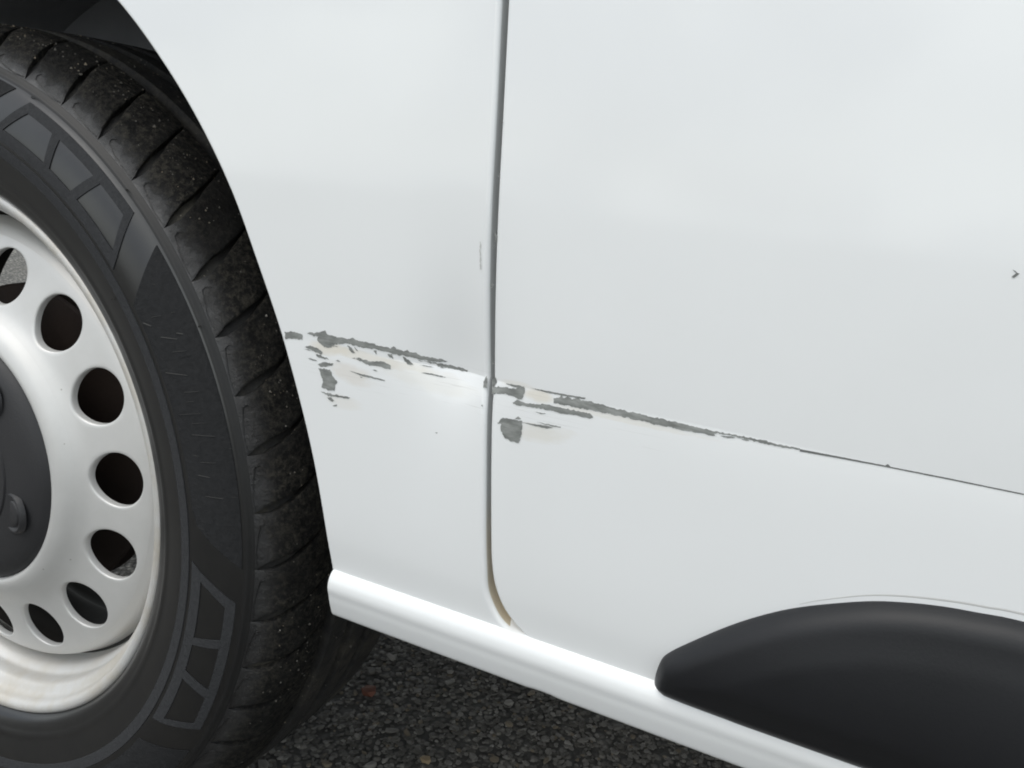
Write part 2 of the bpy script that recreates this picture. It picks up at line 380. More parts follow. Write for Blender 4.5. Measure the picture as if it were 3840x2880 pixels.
ARCH = [(-5, .3600), (4.3, .3592), (7.7, .3585), (13.3, .3573), (20, .3560), (25.8, .3560), (31.3, .3572), (37, .3607), (43.1, .3635), (50, .3661), (56.5, .3687), (75, .3725), (95, .374), (120, .372), (150, .366), (185, .36)]
GAPR = [(.4200, .62), (.4262, .46), (.4353, .3092), (.4380, .2634), (.4404, .2153), (.4440, .1520), (.4475, .1116), (.4506, .0780), (.4523, .0625), (.4553, .0502), (.4620, .0386), (.4731, .0300), (.4860, .0268), (.4990, .0262)]
GAPL = [(0.4166, 0.62), (0.4228, 0.46), (0.432, 0.3092), (0.4348, 0.2631), (0.437, 0.2148), (0.4408, 0.1516), (0.4448, 0.1107), (0.4478, 0.077), (0.4496, 0.0597), (0.4514, 0.047), (0.4571, 0.0358), (0.4636, 0.0306), (0.4727, 0.0276)]
RAD = .0016
def hem(curve, inside, bm_v, bm_f, rad=RAD, depth=.014):
    """rolled edge along a boundary: curve of (x, z), inside(i) = unit normal into the panel"""
    n = len(curve); o = len(bm_v); prof = [(rad*(1-math.sin(a)), rad*(1-math.cos(a))) for a in [math.pi/2*k/5 for k in range(6)]]+[(0, depth)]
    for i, p in enumerate(curve):
        nv = inside[i]; q = p+nv*rad; y0 = surf(q.x, q.y)
        for d, dep in prof:
            w = p+nv*d; bm_v.append((w.x, y0+dep, w.y+Z0))
    bm_f += grid_faces(n, len(prof), o)
def normals(curve, sign):
    out = []
    for i in range(len(curve)):
        t = (curve[min(i+1, len(curve)-1)]-curve[max(i-1, 0)]).normalized(); out.append(Vector((-t.y, t.x))*sign)
    return out
def merge_z(rows):          # heights for the rows, packed close to the crease
    return rows
ROWS_LOW = [.0262+ (ZC-.008-.0262)*k/34 for k in range(35)]+[ZC-.008+.008*(1-(1-k/14)**1.5) for k in range(1, 15)]
ROWS_UP = [ZC+.03*(k/18)**1.5 for k in range(1, 19)]
def x_at(curve, z):
    for a, b in zip(curve, curve[1:]):
        lo, hi = min(a.y, b.y), max(a.y, b.y)
        if lo-1e-7 <= z <= hi+1e-7 and hi > lo: return a.x+(b.x-a.x)*(z-a.y)/(b.y-a.y)
    return curve[0].x if z > curve[0].y else curve[-1].x

# front door -------------------------------------------------------
XR = 1.02
gr = spline(GAPR, 420); gn = normals(gr, 1)
if gn[0].x < 0: gn = [-q for q in gn]
inset = [p+q*RAD for p, q in zip(gr, gn)]
rows = []
for z in ROWS_LOW+ROWS_UP+[ZC+.03+(.62-ZC-.03)*k/60 for k in range(1, 61)]:
    zi = max(z, inset[-1].y); rows.append((Vector((x_at(inset, zi), zi)), Vector((XR, zi))))
# keep the rounded corner well resolved
rows[0] = (inset[-1], Vector((XR, inset[-1].y)))
extra = [p for p in inset if inset[-1].y < p.y < .05]
rows += [(p, Vector((XR, p.y))) for p in extra]
rows.sort(key=lambda r: r[1].y)
NCOL = 110; V = []; F = []
for a, b in rows:
    for j in range(NCOL):
        t = (j/(NCOL-1))**1.6; p = a.lerp(b, t); V.append(skin(p.x, p.y))
F += grid_faces(len(rows), NCOL)
hem(gr, gn, V, F)
bot = [Vector((.499+(XR-.499)*k/40, .0262)) for k in range(41)]; hem(bot, [Vector((0, 1))]*41, V, F)
door = link('front_door', outward(mesh('front_door', V, F), None), M_DOOR, van)

RADF = .0026
# front fender -----------------------------------------------------
gl = spline(GAPL, 420); fnn = [-q for q in normals(gl, 1)]
if fnn[0].x > 0: fnn = [-q for q in fnn]
ginset = [p+q*RADF for p, q in zip(gl, fnn)]
arc = []
for k in range(521):
    a = 4.25+(176-4.25)*k/520; r = herm(ARCH, a); arc.append(Vector((r*math.cos(math.radians(a)), r*math.sin(math.radians(a)))))
an = normals(arc, 1)
if an[0].x < 0: an = [-q for q in an]
ainset = [p+q*RAD for p, q in zip(arc, an)]
right = [p for p in ainset if p.x > .2]; zb = .0285
rows = []
zs = sorted(set([z for z in ROWS_LOW+ROWS_UP if z > zb]+[p.y for p in ginset if zb < p.y < .05]+[zb]))
zs += [zs[-1]+(.25-zs[-1])*k/14 for k in range(1, 15)]
for z in zs: rows.append((Vector((x_at(right[::-1], z), z)), Vector((x_at(ginset, z), z))))
last = min(range(len(ainset)), key=lambda i: abs(ainset[i].y-.25) + (0 if ainset[i].x > 0 else 9))
A2 = resample(ainset[last:], 150)
XL = -.52
far = [p for p in ginset[::-1] if p.y > .25]; far = [rows[-1][1]]+far+[Vector((XL, .62)), Vector((XL, .03))]
B2 = resample(far, 150)
rows += list(zip(A2[1:], B2[1:]))
NC = 60; V = []; F = []
for a, b in rows:
    for j in range(NC): p = a.lerp(b, j/(NC-1)); V.append(skin(p.x, p.y))
F += grid_faces(len(rows), NC)
hem(arc, an, V, F, depth=.02); hem(gl, fnn, V, F, rad=RADF)
b0 = [Vector((.3585+(.468-.3585)*k/30, zb-RAD)) for k in range(31)]; hem(b0, [Vector((0, 1))]*31, V, F)
fender = link('front_fender', outward(mesh('front_fender', V, F), None), M_FENDER, van)

def grimy_edges(o, x0):
    o.data.materials.append(M_JAMB)
    for p in o.data.polygons:
        if abs(p.normal.y) < .25 and p.center.x > x0 and p.center.z < .7+Z0: p.material_index = 1
grimy_edges(door, .3); grimy_edges(fender, .40)
# jamb behind the panel gap ----------------------------------------
V = []; pts = gr[::4]; nn = gn[::4]
for p, q in zip(pts, nn):
    y = surf(p.x, p.y)
    for d, dep in ((-.030, .0100), (-.012, .0092), (-.004, .0085), (.004, .0085), (.012, .0092), (.03, .0100)): w = p+q*d; V.append((w.x, y+dep, max(w.y, .012)+Z0))
link('door_jamb', outward(mesh('door_jamb', V, grid_faces(len(pts), 6)), None), M_JAMB, van)

# sill -------------------------------------------------------------
SILL = [(.0335, -.018), (.0322, -.0235), (.0308, -.0285), (.0290, -.0318), (.0264, -.0338), (.0235, -.0347), (.0205, -.0348), (.0165, -.0338), (.0128, -.0330), (.0075, -.0314), (.0048, -.0304), (.0034, -.0292), (.0027, -.0270), (.0025, -.0200), (.0030, -.0110)]
sp = spline([(y, z) for z, y in SILL], 60)
xs = [.3588+.0012*(1-math.cos(math.pi/2*k/4)) for k in range(5)]+[.3602+(XR-.3602)*k/160 for k in range(1, 161)]
V = []
for i, x in enumerate(xs):
    ins = .0012*(1-math.sin(math.pi/2*min(i, 4)/4))
    for q in sp:
        nick = .0010*math.exp(-((x-.484)/.006)**4)*max(0, min(1, (.006-q.y)/.006)) if q.y < .006 else 0
        V.append((x, q.x+ins+nick*.5, q.y+nick+Z0))
F = grid_faces(len(xs), len(sp)); F.append(tuple(range(len(sp))))
me = mesh('sill', V, F); sill = link('sill', outward(me, None), M_PAINT, van, auto=50)

# black side moulding on the door ------------------------------------
MT = [(.5360, .0302), (.5361, .0334), (.5367, .0373), (.5379, .0419), (.5398, .0455), (.5460, .0521), (.5629, .0671), (.5775, .0779), (.5918, .0862), (.6125, .0952), (.6260, .0992), (.6391, .1018), (.6520, .1032), (.6652, .1043), (.72, .1055), (.80, .1050), (1.0, .1040)]
MB = [(.5360, .0302), (.5373, .0278), (.5397, .0262), (.5442, .0250), (.5681, .0243), (.62, .0240), (1.0, .0240)]
mt_, mb_ = spline(MT, 260), spline(MB, 260); outline = mt_+mb_
def edge_d(x, z):
    best = 1
    for cv in (mt_, mb_):
        for a, b in zip(cv, cv[1:]):
            if abs(a.x-x) > .03 and abs(b.x-x) > .03: continue
            ab = b-a; t = max(0, min(1, ((Vector((x, z))-a).dot(ab))/max(ab.length_squared, 1e-12))); best = min(best, (a+ab*t-Vector((x, z))).length)
    return best
V = []; nu, nv = 130, 46
for i in range(nu):
    u = i/(nu-1); x = .53602+(1.0-.53602)*(u**2.4)
    zt, zl = x_at([Vector((p.y, p.x)) for p in mt_], x), x_at([Vector((p.y, p.x)) for p in mb_], x)
    for j in range(nv):
        v = .5-.5*math.cos(math.pi*j/(nv-1)); v = .5*v+.5*(v*v*(3-2*v)); z = zl+(zt-zl)*v
        d = edge_d(x, z); w = .0085; f = math.sqrt(max(0, 1-(1-min(d/w, 1))**2))
        y = herm(BASE, z)+.001-.0085*f-.0055*math.sin(math.pi*min(1, (z-zl)/.080)**.8)*min(1, d/.02)**.7
        V.append((x, y, z+Z0))
moulding = link('side_moulding', outward(mesh('side_moulding', V, grid_faces(nu, nv)), None), M_MOULDING, van)
# thin grey strip painted as the shaded groove in the door round the moulding
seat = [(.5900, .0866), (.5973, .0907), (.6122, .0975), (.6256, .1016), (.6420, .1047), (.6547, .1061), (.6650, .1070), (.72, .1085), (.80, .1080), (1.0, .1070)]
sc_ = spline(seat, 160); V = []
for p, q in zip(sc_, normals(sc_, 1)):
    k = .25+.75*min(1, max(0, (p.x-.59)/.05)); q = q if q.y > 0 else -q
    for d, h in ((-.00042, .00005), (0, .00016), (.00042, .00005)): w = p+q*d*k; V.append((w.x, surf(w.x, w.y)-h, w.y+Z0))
link('groove_shade_line', outward(mesh('groove_shade_line', V, grid_faces(160, 3)), None), M_SHADE_SCUFF, van)

# paint damage -------------------------------------------------------
FS = [
[(0.3254,0.1515),(0.3289,0.1527),(0.3315,0.1529),(0.3370,0.1522),(0.3370,0.1498),(0.3326,0.1492),(0.3296,0.1492),(0.3264,0.1482)],
[(0.3399,0.1537),(0.3452,0.1548),(0.3491,0.1558),(0.3509,0.1569),(0.3520,0.1552),(0.3568,0.1548),(0.3643,0.1549),(0.3675,0.1558),(0.3698,0.1551),(0.3735,0.1552),(0.3780,0.1552),(0.3798,0.1555),(0.3812,0.1547),(0.3895,0.1546),(0.3911,0.1560),(0.3924,0.1547),(0.3962,0.1542),(0.3981,0.1552),(0.3993,0.1543),(0.4025,0.1546),(0.4041,0.1535),(0.4094,0.1533),(0.4148,0.1532),(0.4183,0.1526),(0.4140,0.1516),(0.4110,0.1515),(0.4041,0.1516),(0.3994,0.1520),(0.3913,0.1522),(0.3826,0.1527),(0.3736,0.1524),(0.3644,0.1526),(0.3550,0.1506),(0.3551,0.1489),(0.3523,0.1484),(0.3493,0.1492),(0.3464,0.1510),(0.3468,0.1531),(0.3433,0.1529)],
[(0.4034,0.1509),(0.4133,0.1510),(0.4187,0.1512),(0.4262,0.1509),(0.4288,0.1504),(0.4284,0.1495),(0.4245,0.1495),(0.4180,0.1495),(0.4134,0.1494),(0.4125,0.1504)],
[(0.3644,0.1517),(0.3665,0.1512),(0.3682,0.1498),(0.3697,0.1486),(0.3669,0.1489)],
[(0.3686,0.1518),(0.3712,0.1499),(0.3696,0.1502)],
[(0.3800,0.1517),(0.3819,0.1501),(0.3814,0.1521)],
[(0.3877,0.1516),(0.3890,0.1503),(0.3910,0.1496),(0.3901,0.1519)],
[(0.3958,0.1516),(0.3995,0.1501),(0.4017,0.1484),(0.3985,0.1485),(0.3963,0.1501)],
[(0.3383,0.1462),(0.3416,0.1477),(0.3466,0.1474),(0.3501,0.1458),(0.3492,0.1444),(0.3457,0.1450),(0.3427,0.1457)],
[(0.3458,0.1437),(0.3487,0.1441),(0.3541,0.1429),(0.3508,0.1424),(0.3474,0.1426)],
[(0.3471,0.1390),(0.3513,0.1411),(0.3568,0.1413),(0.3558,0.1400),(0.3520,0.1386),(0.3491,0.1384)],
[(0.3477,0.1374),(0.3549,0.1379),(0.3570,0.1348),(0.3600,0.1326),(0.3584,0.1307),(0.3582,0.1278),(0.3545,0.1273),(0.3506,0.1279),(0.3509,0.1316),(0.3493,0.1345)],
[(0.3497,0.1259),(0.3566,0.1258),(0.3685,0.1263),(0.3671,0.1253),(0.3605,0.1249),(0.3581,0.1248),(0.3547,0.1241)],
[(0.3538,0.1235),(0.3567,0.1238),(0.3589,0.1227),(0.3563,0.1220)],
[(0.3576,0.1201),(0.3602,0.1213),(0.3602,0.1204),(0.3583,0.1196)],
[(0.3676,0.1462),(0.3741,0.1463),(0.3795,0.1464),(0.3856,0.1476),(0.3901,0.1463),(0.3903,0.1447),(0.3877,0.1443),(0.3850,0.1449),(0.3779,0.1444),(0.3732,0.1455)],
[(0.3667,0.1394),(0.3765,0.1392),(0.3876,0.1388),(0.3872,0.1383),(0.3747,0.1383)],
[(0.3732,0.1378),(0.3748,0.1378),(0.3739,0.1372)],
[(0.4392,0.1445),(0.4389,0.1472),(0.4393,0.1494),(0.4401,0.1504),(0.4415,0.1450)],
[(0.4168,0.1189),(0.4183,0.1193),(0.4180,0.1186)],
[(0.4395,0.1368),(0.4403,0.1371),(0.4404,0.1363)],
[(0.4327,0.2102),(0.4332,0.2102),(0.4344,0.1981),(0.4337,0.1978)]]
DS = [
[(0.4437,0.1465),(0.4508,0.1474),(0.4557,0.1481),(0.4608,0.1495),(0.4612,0.1482),(0.4602,0.1440),(0.4584,0.1439),(0.4555,0.1444),(0.4513,0.1449),(0.4447,0.1431)],
[(0.4509,0.1492),(0.4547,0.1497),(0.4608,0.1499),(0.4605,0.1490),(0.4557,0.1487)],
[(0.4635,0.1500),(0.4720,0.1503),(0.4795,0.1505),(0.4901,0.1509),(0.4898,0.1502),(0.4788,0.1496),(0.4720,0.1496)],
[(0.4754,0.1476),(0.4782,0.1487),(0.4788,0.1499),(0.4797,0.1488),(0.4825,0.1497),(0.4841,0.1490),(0.4862,0.1501),(0.4884,0.1493),(0.4927,0.1499),(0.4957,0.1493),(0.4985,0.1497),(0.5014,0.1491),(0.5154,0.1490),(0.5290,0.1489),(0.5421,0.1486),(0.5485,0.1487),(0.5610,0.1490),(0.5732,0.1490),(0.5798,0.1491),(0.5799,0.1484),(0.5734,0.1480),(0.5673,0.1480),(0.5581,0.1480),(0.5537,0.1482),(0.5480,0.1481),(0.5462,0.1474),(0.5477,0.1467),(0.5451,0.1464),(0.5424,0.1467),(0.5360,0.1462),(0.5227,0.1462),(0.5089,0.1463),(0.4969,0.1462),(0.4875,0.1459),(0.4756,0.1456)],
[(0.4559,0.1418),(0.4581,0.1436),(0.4606,0.1428),(0.4698,0.1436),(0.4712,0.1444),(0.4803,0.1444),(0.4877,0.1446),(0.4928,0.1446),(0.4948,0.1433),(0.4938,0.1427),(0.4880,0.1425),(0.4806,0.1420),(0.4731,0.1419),(0.4670,0.1419),(0.4600,0.1412),(0.4564,0.1410)],
[(0.4491,0.1308),(0.4509,0.1331),(0.4528,0.1340),(0.4616,0.1345),(0.4618,0.1330),(0.4620,0.1280),(0.4612,0.1243),(0.4572,0.1239),(0.4535,0.1249),(0.4515,0.1285),(0.4512,0.1307)],
[(0.4615,0.1339),(0.4709,0.1348),(0.4770,0.1349),(0.4741,0.1338),(0.4664,0.1337)],
[(0.4685,0.1357),(0.4803,0.1360),(0.4803,0.1356),(0.4770,0.1353)],
[(0.4579,0.1347),(0.4595,0.1361),(0.4611,0.1354),(0.4596,0.1348)],
[(0.5482,0.1471),(0.5525,0.1479),(0.5557,0.1480),(0.5520,0.1470)],
[(0.5565,0.1479),(0.5607,0.1480),(0.5594,0.1474)],
[(0.4661,0.1399),(0.4727,0.1402),(0.4703,0.1396)],
[(0.4432,0.1489),(0.4449,0.1509),(0.4462,0.1489),(0.4450,0.1468),(0.4437,0.1465)],
[(0.4426,0.1568),(0.4439,0.1575),(0.4433,0.1564)],
[(0.4400,0.2149),(0.4404,0.2149),(0.4410,0.2114),(0.4403,0.2111)],
[(0.4403,0.1930),(0.4413,0.1928),(0.4407,0.1912),(0.4399,0.1908)],
[(0.4391,0.2085),(0.4402,0.2087),(0.4397,0.2081)],
[(0.4385,0.2611),(0.4390,0.2609),(0.4387,0.2595)],
[(0.4393,0.2398),(0.4399,0.2393),(0.4394,0.2382)],
[(0.5799,0.1488),(0.5946,0.1492),(0.6106,0.1495),(0.6114,0.1503),(0.6125,0.1495),(0.6322,0.1499),(0.6560,0.1501),(0.6561,0.1497),(0.6323,0.1494),(0.6107,0.1490),(0.5947,0.1485),(0.5800,0.1479)],
[(0.6372,0.2256),(0.6381,0.2252),(0.6390,0.2244),(0.6381,0.2232),(0.6387,0.2247)],
[(0.6376,0.2235),(0.6389,0.2249),(0.6394,0.2245),(0.6383,0.2231)]]
rs_ = random.Random(21)
for data, x0, x1, n in ((FS, .338, .425, 13), (DS, .452, .490, 5)):      # broken slivers beside the main scrape
    for k in range(n):
        x = rs_.uniform(x0, x1); z = ZC+rs_.choice((rs_.uniform(-.011, -.001), rs_.uniform(-.004, .001))) if data is DS else ZC+rs_.uniform(-.010, .0055)*(1 if x < .39 else .6)
        ln = rs_.uniform(.0025, .009); th = rs_.uniform(.00022, .0005); sl_ = rs_.uniform(-.06, .03)
        data.append([(x, z), (x+ln*.4, z+sl_*ln*.4+th), (x+ln, z+sl_*ln), (x+ln*.5, z+sl_*ln*.5-th*.6)])
for own, data in ((fender, FS), (door, DS)):
    for p in data:
        zz = [q[1] for q in p]; thin = len(p) == 12 and p[0][0] > .57
        me = patch('paint_scrape', [p], lambda u, v, h: skin(u, v, .00022), .0025, .0012, rag=.00005 if thin else (.0002 if max(zz)-min(zz) < .0016 else .00042))
        link('paint_scrape', outward(me, None), M_LINE if thin else (M_SHADE_SCUFF if p[0][1] > .17 and own is fender else M_PRIMER), own)

# arch liner, underbody ------------------------------------------------
V = []; F = []; n = 70; ys = [-.022, -.006, .03, .10, .17, .245]
for i in range(n):
    a = math.radians(2+176*i/(n-1)); r = herm(ARCH, math.degrees(a))+.006
    for y in ys: V.append((r*math.cos(a), y, r*math.sin(a)+Z0))
F = grid_faces(n, len(ys)); o = len(V)
for i in range(n):
    a = math.radians(2+176*i/(n-1)); r = herm(ARCH, math.degrees(a))+.006
    V.append((r*math.cos(a), .245, r*math.sin(a)+Z0)); V.append((r*math.cos(a), .245, max(.10, min(r*math.sin(a), .10))+Z0))
F += grid_faces(n, 2, o)
link('arch_liner', mesh('arch_liner', V, F), M_LINER, van)
bm = bmesh.new()
box(bm, .385, 1.6, -.004, 1.62, .022+Z0, .10+Z0)            # floor pan behind the sill
box(bm, -.70, .385, .26, 1.36, .11+Z0, .40+Z0)              # engine bay
box(bm, -.70, 1.6, .30, 1.62, .42+Z0, .60+Z0)
link('underbody', from_bm('underbody', bm), M_UNDER, van, smooth=False)

# ------------------------------------------------------------------ the wheel
wheel = bpy.data.objects.new('wheel', None); scene.collection.objects.link(wheel); wheel.parent = van; wheel.location = (0, 0, Z0)
TR = [(.198, .004), (.2005, .000), (.203, -.0040), (.209, -.0072), (.215, -.0092), (.225, -.0122), (.235, -.0146), (.243, -.0156), (.25, -.0155), (.258, -.0141), (.265, -.0120), (.272, -.0088), (.278, -.0050)]
def side_y(r): return herm(TR, r)
prof = []
for k in range(40):
    r = .198+(.2758-.198)*k/39; prof.append((r, side_y(r)))
prof.insert(1, (.1985, .0025))
# bead ridge
prof = [(r, y-(.0007*math.exp(-((r-.2145)/.0012)**2))) for r, y in prof]
prof += [(.2764, -.0062), (.2770, -.0060), (.2780, -.0053), (.2785, -.0043), (.2796, -.0036), (.2806, -.0028)]
shoulder_floor = [(.2822, .0007), (.2864, .0060), (.2911, .0113), (.2948, .0192), (.2968, .0295), (.2972, .0445)]
prof += shoulder_floor
def tread_r(y): return .3030-.0016*((y-.077)/.06)**2
for (a, b) in ((.0535, .0725), (.0815, .1005), (.1095, .140)):
    prof += [(.2960, a-.0012), (tread_r(a)-.0012, a-.0002), (tread_r(a), a+.0010)]
    prof += [(tread_r(a+(b-a)*k/4), a+(b-a)*k/4) for k in range(1, 4)]
    prof += [(tread_r(b), b-.0010), (tread_r(b)-.0012, b+.0002), (.2960, b+.0012)]
prof = prof[:-3]+[(.3005, .141), (.296, .147), (.288, .154), (.272, .165), (.25, .171), (.225, .166), (.205, .150), (.198, .140)]
v, f = lathe(prof, 360)
link('tyre', outward(mesh('tyre', v, f), Vector((0, .077, 0))), M_TREAD, wheel, auto=38)
tyre = wheel.children[-1]
tyre.data.materials.append(M_RUBBER); tyre.data.materials.append(M_BAND)
for p in tyre.data.polygons:
    cx = p.center; r = math.hypot(cx.x, cx.z)
    if r < .2806 and cx.y < .06: p.material_index = 1 if r < .2757 else 2

# shoulder blocks: 50 round the tyre, one mesh shared
BP = [(.2806, -.0030), (.2836, -.0010), (.2868, .0012), (.2900, .0040), (.2935, .0072), (.2966, .0110), (.2988, .0148), (.3004, .0190), (.3016, .0240), (.3022, .0300), (.3024, .0370), (.3025, .0435)]
def block(seed):
    rnd = random.Random(seed); V = []; F = []; cols = [-1, -.97, -.9, -.6, -.2, .2, .6, .9, .97, 1]; sk = [0, .15, .35, .6, .95, 1.35, 1.75, 2.2, 2.8, 3.5, 4.3, 5.0]
    for i, (r, y) in enumerate(BP):
        for t in cols:
            hw = [3.6, 3.34, 3.12, 3.0, 3.0, 3.06, 3.16, 3.26, 3.34, 3.40, 3.44, 3.46][i]+rnd.uniform(-.07, .07)
            e = 1 if abs(t) < .95 else (.55 if abs(t) < .99 else 0)
            drop = (1-e)*min(1, i/2)*.0006
            a = math.radians(t*hw+sk[i]); rr = r-drop; yy = y+drop*(.6 if i < 6 else 0)
            V.append((rr*math.cos(a), yy, rr*math.sin(a)))
    nc = len(cols); n = len(BP); F += grid_faces(n, nc)
    floor = [(.2806, -.0029)]+[(.2822, .0012), (.2830, .0030), (.2850, .0058), (.2880, .0095), (.2905, .0130), (.2925, .0170), (.2938, .0210), (.2948, .0250), (.2953, .0310), (.2957, .0380), (.2957, .0440)]
    for side in (0, nc-1):
        o = len(V)
        for i, (r, y) in enumerate(floor):
            a0 = math.atan2(V[i*nc+side][2], V[i*nc+side][0]); V.append((r*math.cos(a0), y, r*math.sin(a0)))
        for i in range(n-1): F.append((i*nc+side, (i+1)*nc+side, o+i+1, o+i))
    o = len(V)
    for j in range(nc):
        x, y, z = V[(n-1)*nc+j]; a = math.atan2(z, x); V.append((.2955*math.cos(a), .0445, .2955*math.sin(a)))
    for j in range(nc-1): F.append(((n-1)*nc+j, (n-1)*nc+j+1, o+j+1, o+j))
    # raised moulded line round the lower corner of the block
    line = [(.2880, 3.0), (.2862, 3.35), (.2838, 3.1), (.2822, 1.4), (.2812, -.6), (.2818, -2.2)]
    for (r0, a0), (r1, a1) in zip(line, line[1:]):
        o = len(V)
        for r, a in ((r0, a0), (r1, a1)):
            y = lin([(q[0], q[1]) for q in BP], r)
            for dr, h in ((-.00035, 0), (0, .0006), (.00035, 0)):
                aa = math.radians(a-1.0); V.append(((r+dr)*math.cos(aa), y-h-.0001, (r+dr)*math.sin(aa)))
        F += [(o, o+1, o+4, o+3), (o+1, o+2, o+5, o+4)]
    me = outward(mesh('tread_block', V, F), Vector((.27, .03, 0)))
    return me
variants = [block(k) for k in range(4)]
for bv in variants:
    bv.materials.append(M_BLOCK); bv.polygons.foreach_set('use_smooth', [True]*len(bv.polygons)); bv.set_sharp_from_angle(angle=math.radians(45))
for k in range(50):
    o = bpy.data.objects.new('tread_block', variants[(k*7+k//3) % 4]); scene.collection.objects.link(o); o.parent = wheel
    o.rotation_euler = (0, -math.radians(60.2+k*7.2), 0)

# moulded sidewall pattern: textured bands and cells, five times round
def sw(a, r, h): 
    t = math.radians(a*100); d = .0006 if h >= 0 else -.0004
    return (r*math.cos(t), side_y(r)-d, r*math.sin(t))
def swpatch(name, polys, extra=0, mt=None):
    pp = [[(a/100, r) for a, r in p] for p in polys]
    def fn(a, r, h):
        t = math.radians(a*100); d = (.00055+extra) if h >= 0 else -.0004
        return (r*math.cos(t), side_y(r)-d, r*math.sin(t))
    me = patch(name, pp, fn, .015, .003, skirt=1)
    return link(name, outward(me, None), mt or M_RUBBER_TEXTURED, wheel, auto=40)
def arcpoly(a0, a1, r0, r1): return [(a0, r0), (a1, r0), (a1, r1), (a0, r1)]
for off in (0, -73.5, -145.5, 144, 72):
    A = lambda L_: [(a+off, r) for a, r in L_]
    swpatch('sidewall_cell_border', [A([(67.6, .2728), (45.8, .2732), (46.3, .2682), (66.8, .2672)])])
    swpatch('sidewall_cell_border', [A([(70.9, .2505), (42.6, .2505), (41.8, .2432), (72.2, .2432)])])
    swpatch('sidewall_cell_border', [A([(67.6, .2728), (71.0, .2500), (69.7, .2500), (66.7, .2680)])], .00005)
    swpatch('sidewall_cell_border', [A([(61.75, .2678), (60.3, .2678), (59.15, .2500), (60.35, .2500)])], .00005)
    swpatch('sidewall_cell_border', [A([(53.05, .2682), (51.6, .2682), (52.8, .2500), (54.35, .2500)])], .00005)
    swpatch('sidewall_cell_border', [A([(46.4, .2686), (45.8, .2735), (42.5, .2500), (43.6, .2500)])], .00005)
    swpatch('sidewall_panel', [A([(40.8, .2745), (30, .2748), (20, .2748), (10, .2748), (-1.0, .2748), (.6, .2660), (2.2, .2574), (4.2, .2485), (7.0, .2450), (20, .2445), (30, .2445), (36.0, .2445), (37.5, .2540)])], mt=M_PANEL)
for a0, r0, a1, r1 in [(22.6156, 0.2567, 22.2519, 0.2653), (21.367, 0.2559, 21.1912, 0.2608), (19.9438, 0.2484, 19.5174, 0.263), (18.4532, 0.2561, 18.2604, 0.2645), (17.0324, 0.2545, 16.406, 0.268), (13.2966, 0.2563, 13.0547, 0.2654), (11.5637, 0.2535, 11.2206, 0.2606), (8.7067, 0.2566, 8.42, 0.2668), (33.1977, 0.2535, 32.8182, 0.2597), (32.5658, 0.2658, 32.4221, 0.2683), (29.9953, 0.2641, 29.5363, 0.2675), (30.3532, 0.2539, 29.2631, 0.2632), (27.9863, 0.2574, 27.5168, 0.2655), (25.815, 0.2481, 24.5619, 0.2618), (33.1683, 0.2458, 32.2345, 0.2507), (26.9617, 0.2613, 26.8034, 0.2673)]:      # worn raised moulding on the panel
    t_ = .00028
    swpatch('moulded_rib', [[(a0, r0-t_), ((a0+a1)/2, (r0+r1)/2-t_), (a1, r1-t_), (a1, r1+t_*.4), ((a0+a1)/2, (r0+r1)/2+t_), (a0, r0+t_)]], .0004, M_DUSTY)
V, F = [], []
for i in range(360):
    a = 2*math.pi*i/360
    for r, d in ((.2328, -.0003), (.2331, .0005), (.2366, .0005), (.2402, .0005), (.2405, -.0003)): V.append((r*math.cos(a), side_y(r)-d, r*math.sin(a)))
link('sidewall_ring', outward(mesh('sidewall_ring', V, grid_faces(360, 5, wrap=True)), None), M_RUBBER_TEXTURED, wheel, auto=40)

# rim: barrel, then the pierced disc
RP = [(.1962, .0075), (.1995, .0050), (.2008, .0026), (.2008, .0004), (.1998, -.0012), (.1980, -.0019), (.1958, -.0017), (.1938, -.0004), (.1922, .0020), (.1912, .0050), (.1896, .0080), (.1868, .0105), (.1843, .0130), (.1831, .0165), (.1826, .0205), (.1820, .0245), (.1798, .0275), (.1778, .0310), (.1765, .0360), (.1755, .0420), (.1745, .0480), (.172, .060), (.166, .072), (.165, .100), (.176, .116), (.180, .134), (.192, .140)]
rs = [tuple(q) for q in spline(RP, 110)]
v, f = lathe(rs, 200); rim = link('rim', mesh('rim', v, f), M_SILVER, wheel)
rim.data.materials.append(M_DUST)
for p in rim.data.polygons:
    if p.center.y > .0465: p.material_index = 1
DP = [(.0940, .0045), (.0946, .0008), (.0965, -.0012), (.1000, -.0012), (.1055, .0012), (.1120, .0062), (.1185, .0105), (.1270, .0136), (.1400, .0172), (.1550, .0216), (.1630, .0250), (.1678, .0298), (.1700, .0360), (.1722, .0440)]
def disc_y(r): return herm(DP[3:], r)
V, F = [], []
inner = [tuple(q) for q in spline(DP[:6], 26)]; v, f = lathe(inner, 240); V += v; F += f
outer = [tuple(q) for q in spline(DP[10:], 24)]; outer[0] = (.163, disc_y(.163))
NS = 15; HR = .0196; TH0 = 4.3
